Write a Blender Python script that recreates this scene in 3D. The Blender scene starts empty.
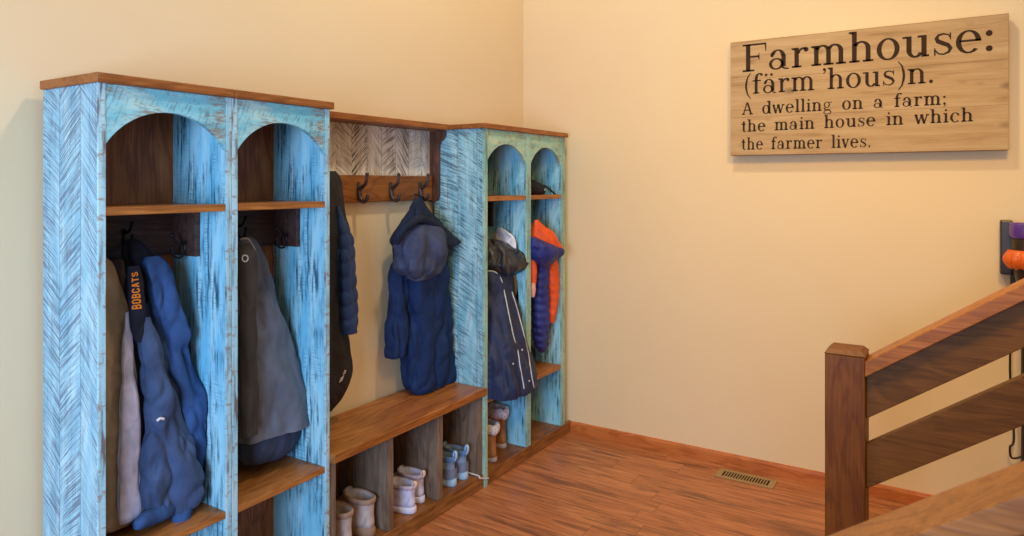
import bpy, bmesh, math, random
from mathutils import Vector, noise as mnoise
random.seed(7)
PI = math.pi
scene = bpy.context.scene
C = scene.collection

# ------------------------------------------------------------------ camera geometry (used to survey the photograph)
FOC, CX, HV = 699.0, 512.0, 183.0
YAW = math.radians(32.4)
CAM = Vector((0, -2.385, 1.53))
FW = (math.cos(YAW), math.sin(YAW)); RT = (math.sin(YAW), -math.cos(YAW))
def ray(u, v):
    k = (u - CX) / FOC
    return Vector((FW[0] + RT[0]*k, FW[1] + RT[1]*k, (HV - v) / FOC))
def at_y(u, v, y):
    d = ray(u, v); return CAM + d * ((y - CAM.y) / d.y)
def at_x(u, v, x):
    d = ray(u, v); return CAM + d * (x / d.x)
def at_z(u, v, z):
    d = ray(u, v); return CAM + d * ((z - CAM.z) / d.z)

# ------------------------------------------------------------------ materials
def lin(c):
    r = []
    for x in c:
        x = x / 255.0
        r.append(x/12.92 if x <= 0.04045 else ((x+0.055)/1.055)**2.4)
    return (r[0], r[1], r[2], 1.0)
class Mat:
    def __init__(s, name, rough=0.6, spec=0.4, metal=0.0):
        s.m = bpy.data.materials.new(name); s.m.use_nodes = True
        s.t = s.m.node_tree; s.b = s.t.nodes['Principled BSDF']
        s.b.inputs['Roughness'].default_value = rough
        s.b.inputs['Specular IOR Level'].default_value = spec
        s.b.inputs['Metallic'].default_value = metal
    def n(s, kind, **kw):
        x = s.t.nodes.new(kind)
        for k, v in kw.items(): setattr(x, k, v)
        return x
    def put(s, sock, v):
        if isinstance(v, bpy.types.NodeSocket): s.t.links.new(v, sock)
        elif v is not None: sock.default_value = v
    def math(s, op, a, b=None, c=None, clamp=False):
        x = s.n('ShaderNodeMath', operation=op, use_clamp=clamp)
        s.put(x.inputs[0], a); s.put(x.inputs[1], b); s.put(x.inputs[2], c)
        return x.outputs[0]
    def obj(s):
        tc = s.n('ShaderNodeTexCoord'); sp = s.n('ShaderNodeSeparateXYZ')
        s.t.links.new(tc.outputs['Object'], sp.inputs[0])
        return tc.outputs['Object'], sp.outputs[0], sp.outputs[1], sp.outputs[2]
    def vec(s, x, y, z):
        c = s.n('ShaderNodeCombineXYZ'); s.put(c.inputs[0], x); s.put(c.inputs[1], y); s.put(c.inputs[2], z)
        return c.outputs[0]
    def noise(s, v, scale=1.0, detail=2.0, rough=0.5, dist=0.0):
        x = s.n('ShaderNodeTexNoise'); s.put(x.inputs['Vector'], v)
        x.inputs['Scale'].default_value = scale; x.inputs['Detail'].default_value = detail
        x.inputs['Roughness'].default_value = rough; x.inputs['Distortion'].default_value = dist
        return x.outputs[0]
    def white(s, v):
        x = s.n('ShaderNodeTexWhiteNoise', noise_dimensions='3D'); s.put(x.inputs['Vector'], v); return x.outputs['Value']
    def step(s, f, lo, hi):
        x = s.n('ShaderNodeMapRange', clamp=True); s.put(x.inputs[0], f)
        x.inputs[1].default_value = lo; x.inputs[2].default_value = hi
        return x.outputs[0]
    def mix(s, f, a, b):
        x = s.n('ShaderNodeMix', data_type='RGBA'); s.put(x.inputs[0], f); s.put(x.inputs[6], a); s.put(x.inputs[7], b)
        return x.outputs[2]
    def ramp(s, f, stops):
        x = s.n('ShaderNodeValToRGB'); e = x.color_ramp.elements
        while len(e) < len(stops): e.new(0.5)
        for k, (p, c) in enumerate(stops): e[k].position = p; e[k].color = c
        s.put(x.inputs[0], f); return x.outputs[0]
    def color(s, c): s.put(s.b.inputs['Base Color'], c); return s
    def bump(s, h, strength=0.3, dist=0.002):
        x = s.n('ShaderNodeBump'); x.inputs['Strength'].default_value = strength; x.inputs['Distance'].default_value = dist
        s.put(x.inputs['Height'], h); s.t.links.new(x.outputs[0], s.b.inputs['Normal']); return s

def plain(name, c, rough=0.6, spec=0.4, metal=0.0, var=0.08, scale=30):
    m = Mat(name, rough, spec, metal); v, x, y, z = m.obj()
    n = m.noise(v, scale, 3)
    a = lin([k*(1-var) for k in c]); b = lin([min(255, k*(1+var)) for k in c])
    m.color(m.mix(n, a, b)); return m.m

def wood(name, base, dark, light, grain='z', rough=0.45, sc=1.0, knots=True):
    m = Mat(name, rough, 0.35); v, x, y, z = m.obj()
    ax = {'x': (x, y, z), 'y': (y, x, z), 'z': (z, x, y)}[grain]
    g, p, q = ax
    low = m.noise(m.vec(m.math('MULTIPLY', g, 1.6*sc), m.math('MULTIPLY', p, 9*sc), m.math('MULTIPLY', q, 9*sc)), 1, 3, .55, .6)
    rings = m.math('SINE', m.math('MULTIPLY', low, 46.0))
    rings = m.step(rings, -.2, 1.0)
    fine = m.noise(m.vec(m.math('MULTIPLY', g, 6*sc), m.math('MULTIPLY', p, 190*sc), m.math('MULTIPLY', q, 190*sc)), 1, 3, .6)
    f = m.math('ADD', m.math('MULTIPLY', rings, .30), m.math('MULTIPLY', m.step(fine, .25, .75), .58))
    col = m.ramp(f, [(0.0, lin(light)), (.45, lin(base)), (1.0, lin(dark))])
    big = m.noise(v, 5*sc, 2)
    col = m.mix(m.step(big, .4, .75), col, lin(dark))if False else m.mix(m.math('MULTIPLY', m.step(big, .45, .7), .35), col, lin(dark))
    m.color(col); m.bump(f, .25, .0012); return m.m

def sawn_paint(name, across, light, mid, dark, tan, slope=.75, bw=.095, herring=True, amount=.8, tan_amt=.25, freq=105):
    """old planks with circular-saw scars, paint rubbed thin along the scars"""
    m = Mat(name, .7, .25); v, x, y, z = m.obj()
    a = {'x': x, 'y': y}[across]
    cell = m.math('DIVIDE', m.math('ADD', a, 3.013), bw)
    idx = m.math('FLOOR', cell); fr = m.math('FRACT', cell)
    rnd = m.white(m.vec(idx, 3.7, 1.3)); rnd2 = m.white(m.vec(idx, 9.1, 4.4))
    if herring:
        sgn = m.math('SUBTRACT', m.math('MULTIPLY', m.math('MODULO', idx, 2.0), 2.0), 1.0)
    else:
        sgn = 1.0
    bend = m.math('MULTIPLY', m.math('MULTIPLY', a, a), .8)
    diag = m.math('ADD', z, m.math('MULTIPLY', m.math('MULTIPLY', a, slope), sgn))
    diag = m.math('ADD', diag, bend)
    wob = m.noise(v, 6, 1)
    diag = m.math('ADD', diag, m.math('MULTIPLY', wob, .018))
    s1 = m.noise(m.vec(m.math('MULTIPLY', diag, freq), m.math('MULTIPLY', a, 8), m.math('MULTIPLY', idx, 5.3)), 1, 2, .5)
    s2 = m.noise(m.vec(m.math('MULTIPLY', diag, freq*2.3), m.math('MULTIPLY', a, 14), m.math('MULTIPLY', idx, 2.3)), 1, 2, .5)
    streak = m.math('MAXIMUM', m.step(s1, .52, .58), m.math('MULTIPLY', m.step(s2, .54, .60), .75))
    vg = m.noise(m.vec(m.math('MULTIPLY', a, 130), m.math('MULTIPLY', z, 5), idx), 1, 3, .6)
    vgr = m.step(vg, .50, .68)
    mask = m.step(m.noise(m.vec(m.math('MULTIPLY', a, 9), m.math('MULTIPLY', z, 2.2), idx), 1, 3, .6), .30, .50)
    col = m.mix(m.step(m.noise(m.vec(m.math('MULTIPLY', a, 22), m.math('MULTIPLY', z, 4), 2.0), 1, 3), .35, .65), lin(light), lin(mid))
    col = m.mix(m.math('MULTIPLY', m.math('SUBTRACT', rnd, .3, clamp=True), .35), col, lin(mid))
    tanm = m.math('MULTIPLY', m.step(m.noise(m.vec(m.math('MULTIPLY', a, 30), m.math('MULTIPLY', z, 7), 8.0), 1, 4, .65), .56, .66), tan_amt)
    col = m.mix(tanm, col, lin(tan))
    col = m.mix(m.math('MULTIPLY', m.math('MULTIPLY', vgr, mask), .35*amount), col, lin(dark))
    bm_ = m.math('MULTIPLY', m.math('ADD', m.math('MULTIPLY', rnd2, .8), .3), amount)
    col = m.mix(m.math('MULTIPLY', m.math('MULTIPLY', streak, mask), bm_, clamp=True), col, lin(dark))
    gap = m.math('LESS_THAN', fr, .022)
    col = m.mix(m.math('MULTIPLY', gap, .7), col, lin(dark))
    m.color(col)
    m.bump(m.math('ADD', m.math('MULTIPLY', streak, -.6), m.math('MULTIPLY', gap, -1.0)), .5, .002)
    return m.m

def rubbed_paint(name, across, light, mid, dark, tan, amt=.7, tan_amt=.0, horizontal=.5):
    """bright paint brushed over grain, dark wood showing in vertical scratches"""
    m = Mat(name, .6, .3); v, x, y, z = m.obj()
    a = {'x': x, 'y': y}[across]
    big = m.noise(m.vec(m.math('MULTIPLY', a, 10), m.math('MULTIPLY', z, 3.2), 1.0), 1, 4, .65)
    vs = m.noise(m.vec(m.math('MULTIPLY', a, 85), m.math('MULTIPLY', z, 5.5), 3.0), 1, 3, .6)
    hs = m.noise(m.vec(m.math('MULTIPLY', a, 12), m.math('MULTIPLY', z, 190), 5.0), 1, 2, .5)
    col = m.mix(m.step(m.noise(m.vec(m.math('MULTIPLY', a, 16), m.math('MULTIPLY', z, 2.5), 7.0), 1, 3), .38, .62), lin(light), lin(mid))
    k = m.math('MULTIPLY', m.step(vs, .46, .58), m.step(big, .42, .58))
    kh = m.math('MULTIPLY', m.math('MULTIPLY', m.step(hs, .50, .60), m.step(big, .46, .6)), horizontal)
    col = m.mix(m.math('MULTIPLY', m.math('MAXIMUM', k, kh), amt), col, lin(dark))
    tm = m.math('MULTIPLY', m.step(m.noise(m.vec(m.math('MULTIPLY', a, 26), m.math('MULTIPLY', z, 40), 11.0), 1, 4, .65), .54, .64), tan_amt)
    col = m.mix(tm, col, lin(tan))
    m.color(col); m.bump(m.math('MULTIPLY', k, -1.0), .4, .0015); return m.m

def rubbed_fascia(name, light, mid, pale, brown, dark, off=0.0):
    """horizontal-grained fascia board: paint rubbed back to brown along the grain, with crossing saw dashes"""
    m = Mat(name, .65, .25); v, x, y, z = m.obj()
    xs = m.math('ADD', x, off)
    band = m.noise(m.vec(m.math('MULTIPLY', xs, 2.2), 1.0, m.math('MULTIPLY', z, 26)), 1, 3, .55)
    col = m.mix(m.step(band, .40, .60), lin(light), lin(mid))
    pl = m.noise(m.vec(m.math('MULTIPLY', xs, 5), 6.0, m.math('MULTIPLY', z, 18)), 1, 4, .6)
    col = m.mix(m.math('MULTIPLY', m.step(pl, .50, .64), .75), col, lin(pale))
    patch = m.noise(m.vec(m.math('MULTIPLY', xs, 9), 3.0, m.math('MULTIPLY', z, 15)), 1, 3, .6)
    grain = m.noise(m.vec(m.math('MULTIPLY', xs, 22), 2.0, m.math('MULTIPLY', z, 150)), 1, 4, .65)
    rub = m.math('MULTIPLY', m.step(patch, .48, .60), m.step(grain, .44, .56))
    col = m.mix(m.math('MULTIPLY', rub, .8), col, lin(brown))
    dg = m.math('ADD', m.math('MULTIPLY', xs, 1.0), m.math('MULTIPLY', z, -.42))
    saw = m.noise(m.vec(m.math('MULTIPLY', dg, 120), m.math('MULTIPLY', z, 14), 9.0), 1, 2, .5)
    sm = m.noise(m.vec(m.math('MULTIPLY', xs, 7), 12.0, m.math('MULTIPLY', z, 20)), 1, 2)
    k = m.math('MULTIPLY', m.step(saw, .53, .62), m.step(sm, .46, .58))
    col = m.mix(m.math('MULTIPLY', k, .6), col, lin(dark))
    ds = m.noise(m.vec(m.math('MULTIPLY', xs, 70), 4.0, m.math('MULTIPLY', z, 260)), 1, 2, .5)
    col = m.mix(m.math('MULTIPLY', m.math('MULTIPLY', m.step(ds, .60, .66), m.step(sm, .60, .45)), .6), col, lin(dark))
    m.color(col); m.bump(m.math('ADD', m.math('MULTIPLY', rub, -.6), m.math('MULTIPLY', k, -1.0)), .4, .0015); return m.m
def cloth(name, c, rough=.85, wr=9.0, strength=.35, dist=.012, var=.12, spec=.15, weave=True):
    m = Mat(name, rough, spec); v, x, y, z = m.obj()
    n = m.noise(m.vec(m.math('MULTIPLY', x, 1.5), m.math('MULTIPLY', y, 1.5), z), wr, 3, .5, .5)
    w = m.noise(v, 420, 1)
    a = lin([k*(1-var) for k in c]); b = lin([min(255, k*(1+var)) for k in c])
    m.color(m.mix(m.step(n, .3, .7), a, b))
    h = m.math('ADD', n, m.math('MULTIPLY', w, .05)) if weave else n
    m.bump(h, strength, dist); return m.m

M = {}
TQ = dict(light=(186,222,228), mid=(146,196,212), dark=(96,104,122), tan=(150,134,126))
M['side_sawn'] = sawn_paint('turquoise_sawn_planks', 'y', **TQ, bw=.118, amount=1.25, tan_amt=.3, freq=175)
M['side_sawn_flat'] = sawn_paint('turquoise_flat_sawn', 'y', (192,230,232), (138,198,212), (60,80,96), (124,128,130), slope=-.42, bw=.12, herring=False, amount=1.15, tan_amt=.3, freq=130)
M['inner'] = rubbed_paint('bright_blue_rubbed', 'y', (176,226,234), (122,198,222), (30,70,94), (120,120,110), amt=.95)
M['fascia'] = rubbed_fascia('aqua_fascia', (148,212,222), (112,190,206), (190,224,214), (150,116,88), (92,98,104))
M['fascia_mint'] = rubbed_fascia('mint_fascia', (176,210,186), (148,196,180), (200,220,190), (156,140,104), (104,118,110), 3.7)
M['edge'] = rubbed_paint('turquoise_board_edge', 'x', (184,222,228), (150,200,212), (100,88,84), (150,110,86), amt=.9, tan_amt=.7, horizontal=.2)
M['edge_mint'] = rubbed_paint('mint_board_edge', 'x', (172,208,190), (134,186,178), (90,100,92), (150,132,104), amt=.7, tan_amt=.5, horizontal=.2)
M['back'] = wood('brown_back_boards', (150,86,42), (92,48,22), (184,122,72), 'z', .5)
M['rail_dark'] = wood('dark_hook_rail', (74,52,44), (42,28,24), (96,72,62), 'x', .5)
M['cap'] = wood('stained_cap_board', (152,88,40), (98,52,22), (184,114,56), 'x', .45)
M['cap_end'] = wood('stained_cap_end', (140,84,42), (90,50,24), (172,110,60), 'y', .45)
M['shelf'] = wood('stained_shelf', (166,102,48), (108,62,28), (196,130,68), 'x', .4)
M['bench'] = wood('stained_bench_seat', (158,94,40), (100,54,20), (190,122,60), 'x', .32, .8)
M['cubby'] = wood('grey_brown_cubby_board', (122,100,80), (76,56,42), (148,124,102), 'z', .55)
M['plinth'] = wood('stained_plinth', (140,88,42), (86,50,22), (170,112,58), 'x', .45)
M['rack'] = wood('rack_brown', (142,82,32), (84,46,18), (170,104,46), 'x', .42)
M['rack_dark'] = wood('rack_dark_brown', (92,58,42), (52,32,24), (120,78,56), 'z', .42)
M['planks'] = sawn_paint('reclaimed_planks', 'x', (246,236,220), (220,200,176), (100,80,66), (176,136,92), slope=.9, bw=.098, amount=.9, tan_amt=.5, freq=95)
M['newel'] = wood('stained_newel', (116,64,16), (74,40,10), (136,82,26), 'z', .5)
M['railboard'] = wood('stained_rail_board', (110,70,26), (70,44,16), (134,88,36), 'y', .55)
M['handrail'] = wood('stained_handrail', (164,98,40), (118,66,24), (190,120,54), 'y', .4)
M['baseboard'] = wood('oak_baseboard', (192,106,48), (156,80,34), (212,130,66), 'y', .45)
M['iron'] = plain('oiled_iron', (86,68,58), .42, .5, .6)
M['iron_dark'] = plain('black_iron', (36,32,32), .45, .5, .5)
M['silver'] = plain('bright_steel', (190,190,195), .3, .5, .9)
M['white_cord'] = plain('white_cord', (210,205,205), .6)

def wall_mat():
    m = Mat('cream_wall_paint', .85, .2); v, x, y, z = m.obj()
    n = m.noise(v, 120, 3); m.color(m.mix(m.noise(v, 2.0, 2), lin((236,206,160)), lin((240,212,168))))
    m.bump(n, .08, .002); return m.m
M['wall'] = wall_mat()
def floor_mat():
    m = Mat('laminate_floor', .38, .4); v, x, y, z = m.obj()
    W, L = .125, 1.22
    r = m.math('DIVIDE', m.math('ADD', x, 10.045), W); ri = m.math('FLOOR', r); rf = m.math('FRACT', r)
    off = m.white(m.vec(ri, 1.1, 2.2))
    l = m.math('ADD', m.math('DIVIDE', m.math('ADD', y, 20.0), L), off); li = m.math('FLOOR', l); lf = m.math('FRACT', l)
    rnd = m.white(m.vec(ri, li, 5.0))
    sx = m.math('ADD', x, m.math('MULTIPLY', rnd, 7.0))
    g = m.noise(m.vec(m.math('MULTIPLY', sx, 30), m.math('MULTIPLY', y, 2.2), m.math('MULTIPLY', rnd, 9.0)), 1, 5, .62, 1.2)
    gf = m.noise(m.vec(m.math('MULTIPLY', sx, 160), m.math('MULTIPLY', y, 5), rnd), 1, 2, .5)
    f = m.math('ADD', m.math('MULTIPLY', g, .8), m.math('MULTIPLY', gf, .2))
    col = m.ramp(f, [(.30, lin((104,58,34))), (.42, lin((160,98,60))), (.55, lin((190,122,78))), (.75, lin((208,142,98)))])
    bl = m.step(m.noise(m.vec(m.math('MULTIPLY', sx, 15), m.math('MULTIPLY', y, 2.0), 4.0), 1, 4, .62), .52, .64)
    col = m.mix(m.math('MULTIPLY', bl, .8), col, lin((100,66,46)))
    col = m.mix(m.math('MULTIPLY', rnd, .3), col, lin((168,98,60)))
    seam = m.math('MAXIMUM', m.math('LESS_THAN', rf, .016), m.math('LESS_THAN', lf, .0022))
    col = m.mix(m.math('MULTIPLY', seam, .6), col, lin((70,40,26)))
    m.color(col); m.bump(m.math('ADD', f, m.math('MULTIPLY', seam, -1.5)), .12, .002)
    return m.m
M['floor'] = floor_mat()

# ------------------------------------------------------------------ mesh building
class MB:
    def __init__(s): s.v = []; s.f = []
    def add(s, vs, fs):
        o = len(s.v); s.v += [tuple(p) for p in vs]; s.f += [tuple(o+i for i in f) for f in fs]; return s
    def from_bm(s, bm):
        bm.verts.index_update()
        s.add([v.co.copy() for v in bm.verts], [[v.index for v in f.verts] for f in bm.faces]); bm.free(); return s
    def box(s, x0, x1, y0, y1, z0, z1, bev=0.002, seg=2):
        bm = bmesh.new(); bmesh.ops.create_cube(bm, size=1)
        for v in bm.verts:
            v.co = Vector(((x0+x1)/2 + v.co.x*(x1-x0), (y0+y1)/2 + v.co.y*(y1-y0), (z0+z1)/2 + v.co.z*(z1-z0)))
        if bev: bmesh.ops.bevel(bm, geom=bm.edges[:], offset=bev, segments=seg, affect='EDGES', profile=.5)
        return s.from_bm(bm)
    def prism(s, pts, axis, a0, a1, bev=0.0):
        """pts: 2-D outline; axis 'x' -> (y,z), 'y' -> (x,z), 'z' -> (x,y)"""
        def mk(p, a): return {'x': (a, p[0], p[1]), 'y': (p[0], a, p[1]), 'z': (p[0], p[1], a)}[axis]
        bm = bmesh.new()
        A = [bm.verts.new(mk(p, a0)) for p in pts]; B = [bm.verts.new(mk(p, a1)) for p in pts]
        n = len(pts); bm.faces.new(A[::-1]); bm.faces.new(B)
        for i in range(n): bm.faces.new((A[i], A[(i+1) % n], B[(i+1) % n], B[i]))
        bmesh.ops.recalc_face_normals(bm, faces=bm.faces)
        if bev:
            e = [e for e in bm.edges if len(e.link_faces) == 2 and e.calc_face_angle(0) > .6]
            bmesh.ops.bevel(bm, geom=e, offset=bev, segments=2, affect='EDGES', profile=.5)
        return s.from_bm(bm)
    def loft(s, rings, cap0=True, cap1=True):
        n = len(rings[0]); o = len(s.v)
        for r in rings: s.v += [tuple(p) for p in r]
        for j in range(len(rings)-1):
            for i in range(n):
                a = o + j*n + i; b = o + j*n + (i+1) % n
                s.f.append((a, b, b+n, a+n))
        for flag, r, j in ((cap0, rings[0], 0), (cap1, rings[-1], len(rings)-1)):
            if flag:
                c = sum((Vector(p) for p in r), Vector())/n; s.v.append(tuple(c)); k = len(s.v)-1
                for i in range(n):
                    a = o + j*n + i; b = o + j*n + (i+1) % n
                    s.f.append((b, a, k) if j == 0 else (a, b, k))
        return s
    def tube(s, pts, rad, seg=12, smooth=6, sq=1.0):
        pts = [Vector(p) for p in pts]; rad = rad if isinstance(rad, (list, tuple)) else [rad]*len(pts)
        if smooth > 1: pts, rad = spline(pts, rad, smooth)
        rings = []; up = None
        for i, p in enumerate(pts):
            t = (pts[min(i+1, len(pts)-1)] - pts[max(i-1, 0)]).normalized()
            if up is None:
                up = Vector((0, 0, 1)) if abs(t.z) < .9 else Vector((1, 0, 0))
            a = t.cross(up)
            if a.length < 1e-5: a = t.cross(Vector((0, 1, 0)))
            a.normalize(); up = a.cross(t).normalized()
            rings.append([p + a*math.cos(2*PI*k/seg)*rad[i]*sq + up*math.sin(2*PI*k/seg)*rad[i] for k in range(seg)])
        return s.loft(rings)
    def ball(s, c, r, seg=14):
        c = Vector(c); r = Vector(r) if not isinstance(r, (int, float)) else Vector((r, r, r))
        rings = []
        for j in range(1, seg):
            a = PI*j/seg
            rings.append([c + Vector((r.x*math.sin(a)*math.cos(2*PI*k/seg/1), r.y*math.sin(a)*math.sin(2*PI*k/seg), r.z*math.cos(a))) for k in range(seg)])
        return s.loft(rings)

def spline(pts, rad, sub):
    P = []; R = []
    n = len(pts)
    for i in range(n-1):
        p0 = pts[max(i-1, 0)]; p1 = pts[i]; p2 = pts[i+1]; p3 = pts[min(i+2, n-1)]
        for k in range(sub):
            t = k/sub
            P.append(.5*((2*p1) + (p2-p0)*t + (2*p0-5*p1+4*p2-p3)*t*t + (3*p1-p0-3*p2+p3)*t**3))
            R.append(rad[i] + (rad[i+1]-rad[i])*t)
    P.append(pts[-1]); R.append(rad[-1])
    return P, R

def world_loc(o):
    p = Vector()
    while o is not None: p += o.location; o = o.parent
    return p
def thing(name, label, cat, loc=(0, 0, 0), group=None):
    o = bpy.data.objects.new(name, None); C.objects.link(o); o.location = loc
    o.empty_display_size = .1
    o['label'] = label; o['category'] = cat
    if group: o['group'] = group
    return o
def obj(name, mb, mat, parent=None, smooth=False, label=None, base=None):
    """one mesh object; vertices are given in world space"""
    org = world_loc(parent) if parent else Vector(base or (0, 0, 0))
    me = bpy.data.meshes.new(name)
    me.from_pydata([(v[0]-org.x, v[1]-org.y, v[2]-org.z) for v in mb.v], [], mb.f); me.update()
    bm = bmesh.new(); bm.from_mesh(me); bmesh.ops.recalc_face_normals(bm, faces=bm.faces); bm.to_mesh(me); bm.free()
    me.materials.append(M[mat] if isinstance(mat, str) else mat)
    if smooth:
        for p in me.polygons: p.use_smooth = True
    o = bpy.data.objects.new(name, me); C.objects.link(o)
    if parent: o.parent = parent
    else: o.location = org
    if label: o['label'] = label
    return o
def tag(o, label, cat, group=None):
    o['label'] = label; o['category'] = cat
    if group: o['group'] = group
    return o
def struct(name, mb, mat):
    o = obj(name, mb, mat); o['kind'] = 'structure'; return o

# ------------------------------------------------------------------ the room
WY, WX = -.038, 3.835
struct('floor', MB().box(-3.2, WX+.1, -6.0, WY+.1, -.1, 0, 0), 'floor')
struct('wall_back', MB().box(-3.2, WX+.1, WY, WY+.12, 0, 5.0, 0), 'wall')
struct('wall_right', MB().box(WX, WX+.12, -6.0, WY, 0, 5.0, 0), 'wall')
struct('baseboard_right', MB().prism([(WX, 0), (WX-.014, 0), (WX-.014, .05), (WX-.009, .062), (WX, .064)], 'y', -6.0, -.385), 'baseboard')

# ------------------------------------------------------------------ locker cabinets
def arch_outline(x0, x1, zs, za, zt):
    """fascia board outline with an arched cut"""
    c = (x1-x0)/2; h = za-zs; R = (c*c+h*h)/(2*h); cz = za-R; cx = (x0+x1)/2
    a0 = math.atan2(zs-cz, c)
    pts = [(x0, zt), (x0, zs)]
    n = 28
    for i in range(1, n): 
        a = PI - a0 - (PI-2*a0)*i/n
        pts.append((cx+R*math.cos(a), cz+R*math.sin(a)))
    return pts + [(x1, zs), (x1, zt)]
def small_hook(p, d, parent, mat='iron_dark'):
    """double wire hook on a rail, p on the rail face, d = unit direction out of the rail"""
    p = Vector(p); d = Vector(d); s = Vector((d.y, -d.x, 0)); Z = Vector((0, 0, 1)); mb = MB()
    mb.tube([p+Z*.02+d*.002, p-Z*.03+d*.002], .006, 8, 1)
    mb.tube([p+d*.004-Z*.02, p+d*.02-Z*.035, p+d*.042-Z*.028, p+d*.05-Z*.002], .0042, 8)
    mb.tube([p+d*.004+Z*.01, p+d*.028+Z*.012, p+d*.05+Z*.04], .0042, 8)
    mb.ball(p+d*.05, .007, 8); mb.ball(p+d*.05+Z*.042, .007, 8)
    return obj('coat_hook', mb, mat, parent, True)

FY, BY = -.38, -.066            # front and back of the casework
def locker(label, x0, x1, capx, group):
    t = thing('locker_cabinet', label, 'cabinet', ((x0+x1)/2, (FY+BY)/2, 0), group)
    th = .02
    for a in (x0, x1-th):
        left = (a == x0)
        sp = obj('side_panel', MB().box(a, a+th, FY+.001, BY, 0, 1.809, .001), 'side_sawn' if left else 'inner', t)
        obj('edge_strip', MB().box(a-.0004, a+th+.0004, FY-.002, FY+.006, 0, 1.8088, .001), 'edge', sp)
    obj('back_panel', MB().box(x0+th, x1-th, BY-.02, BY-.002, .001, 1.808, .001), 'back', t)
    obj('arch_panel', MB().prism(arch_outline(x0+th+.0006, x1-th-.0006, 1.638, 1.742, 1.8085), 'y', FY, FY+.018, .0012), 'fascia', t)
    obj('top_board', MB().box(capx[0], capx[1], FY-.018, BY-.004, 1.809, 1.836, .004, 3), 'cap', t)
    obj('upper_shelf', MB().box(x0+th, x1-th, FY, BY-.02, 1.438, 1.461, .002), 'shelf', t)
    obj('lower_shelf', MB().box(x0+th, x1-th, FY, BY-.02, .438, .461, .002), 'shelf', t)
    obj('bottom_board', MB().box(x0+th, x1-th, FY+.002, BY-.02, .045, .067, .002), 'plinth', t)
    obj('kick_board', MB().box(x0+th, x1-th, FY+.003, FY+.021, .001, .045, .001), 'plinth', t)
    rb = obj('hook_rail', MB().box(x0+th, x1-th, BY-.04, BY-.02, 1.284, 1.438, .002), 'rail_dark', t)
    rs = obj('hook_rail', MB().box(x1-th-.019, x1-th, -.243, BY-.04, 1.284, 1.438, .002), 'rail_dark', t)
    small_hook((x0+th+.20, BY-.04, 1.36), (0, -1, 0), rb)
    small_hook((x1-th-.019, -.19, 1.315), (-1, 0, 0), rs)
    return t
G = 'tall turquoise lockers beside the bench'
locker('turquoise distressed locker cabinet at the far left end, blue hoodie hanging inside', 1.02, 1.442, (1.008, 1.4445), G)
locker('turquoise distressed locker cabinet touching the bench, long grey coat hanging inside', 1.4445, 1.866, (1.4455, 1.877), G)

t = thing('double_locker_cabinet', 'mint and turquoise double locker cabinet with two arches in the room corner', 'cabinet', (3.32, -.21, 0))
X0, X1, XA, XB = 2.89, 3.757, 3.307, 3.353
sp = obj('side_panel', MB().box(X0, 2.917, FY+.001, BY, 0, 1.806, .001), 'side_sawn_flat', t)
obj('edge_strip', MB().box(X0-.0004, 2.9174, FY-.008, FY+.006, 0, 1.8058, .001), 'edge_mint', sp)
sp = obj('side_panel', MB().box(3.712, X1, FY+.001, BY, .067, 1.806, .001), 'inner', t)
obj('edge_strip', MB().box(3.7116, X1+.0004, FY-.002, FY+.006, .067, 1.8058, .001), 'edge_mint', sp)
sp = obj('centre_divider', MB().box(XA, XB, FY+.001, BY-.02, .067, 1.806, .001), 'inner', t)
obj('edge_strip', MB().box(XA-.0004, (XA+XB)/2-.001, FY-.002, FY+.006, .067, 1.8058, .001), 'edge_mint', sp)
obj('edge_strip', MB().box((XA+XB)/2+.001, XB+.0004, FY-.002, FY+.006, .067, 1.8058, .001), 'edge_mint', sp)
obj('top_board', MB().box(2.879, 3.769, FY-.018, BY-.004, 1.806, 1.832, .004, 3), 'cap', t)
obj('kick_board', MB().box(2.918, WX-.001, FY-.004, FY+.016, .001, .066, .002), 'plinth', t)
for a, b in ((2.917, XA), (XB, 3.712)):
    obj('back_panel', MB().box(a, b, BY-.02, BY-.002, .067, 1.806, .001), 'back', t)
    obj('arch_panel', MB().prism(arch_outline(a+.0006, b-.0006, 1.633, 1.735, 1.8055), 'y', FY, FY+.018, .0012), 'fascia_mint', t)
    obj('upper_shelf', MB().box(a, b, FY, BY-.02, 1.437, 1.461, .002), 'shelf', t)
    obj('lower_shelf', MB().box(a, b, FY, BY-.02, .412, .437, .002), 'shelf', t)
    obj('bottom_board', MB().box(a, b, FY+.017, BY-.02, .045, .067, .002), 'plinth', t)
    rb = obj('hook_rail', MB().box(a, b, BY-.04, BY-.02, 1.284, 1.437, .002), 'rail_dark', t)
    rs = obj('hook_rail', MB().box(b-.02, b, -.16, BY-.04, 1.284, 1.437, .002), 'rail_dark', t)
    small_hook((a+.17, BY-.04, 1.36), (0, -1, 0), rb)
    small_hook((b-.02, -.115, 1.32), (-1, 0, 0), rs, 'silver')

# ------------------------------------------------------------------ bench
BX0, BX1 = 1.868, 2.888
t = thing('storage_bench', 'brown stained storage bench with three open shoe cubbies between the locker cabinets', 'bench', (2.38, -.21, 0))
obj('seat_board', MB().box(BX0, BX1, -.405, BY, .466, .503, .006, 3), 'bench', t)
for a, b in ((1.872, 1.904), (2.196, 2.23), (2.533, 2.567), (2.856, 2.886)):
    obj('cubby_divider', MB().box(a, b, FY+.004, BY-.014, .067, .4655, .002), 'cubby', t)
obj('back_panel', MB().box(BX0+.004, BX1-.002, BY-.014, BY, .002, .4655, .001), 'back', t)
obj('bottom_board', MB().box(BX0+.002, BX1-.001, FY, BY-.015, .045, .0665, .002), 'plinth', t)
obj('kick_board', MB().box(BX0+.002, BX1-.001, FY-.004, FY+.016, .001, .0445, .002), 'plinth', t)

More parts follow.
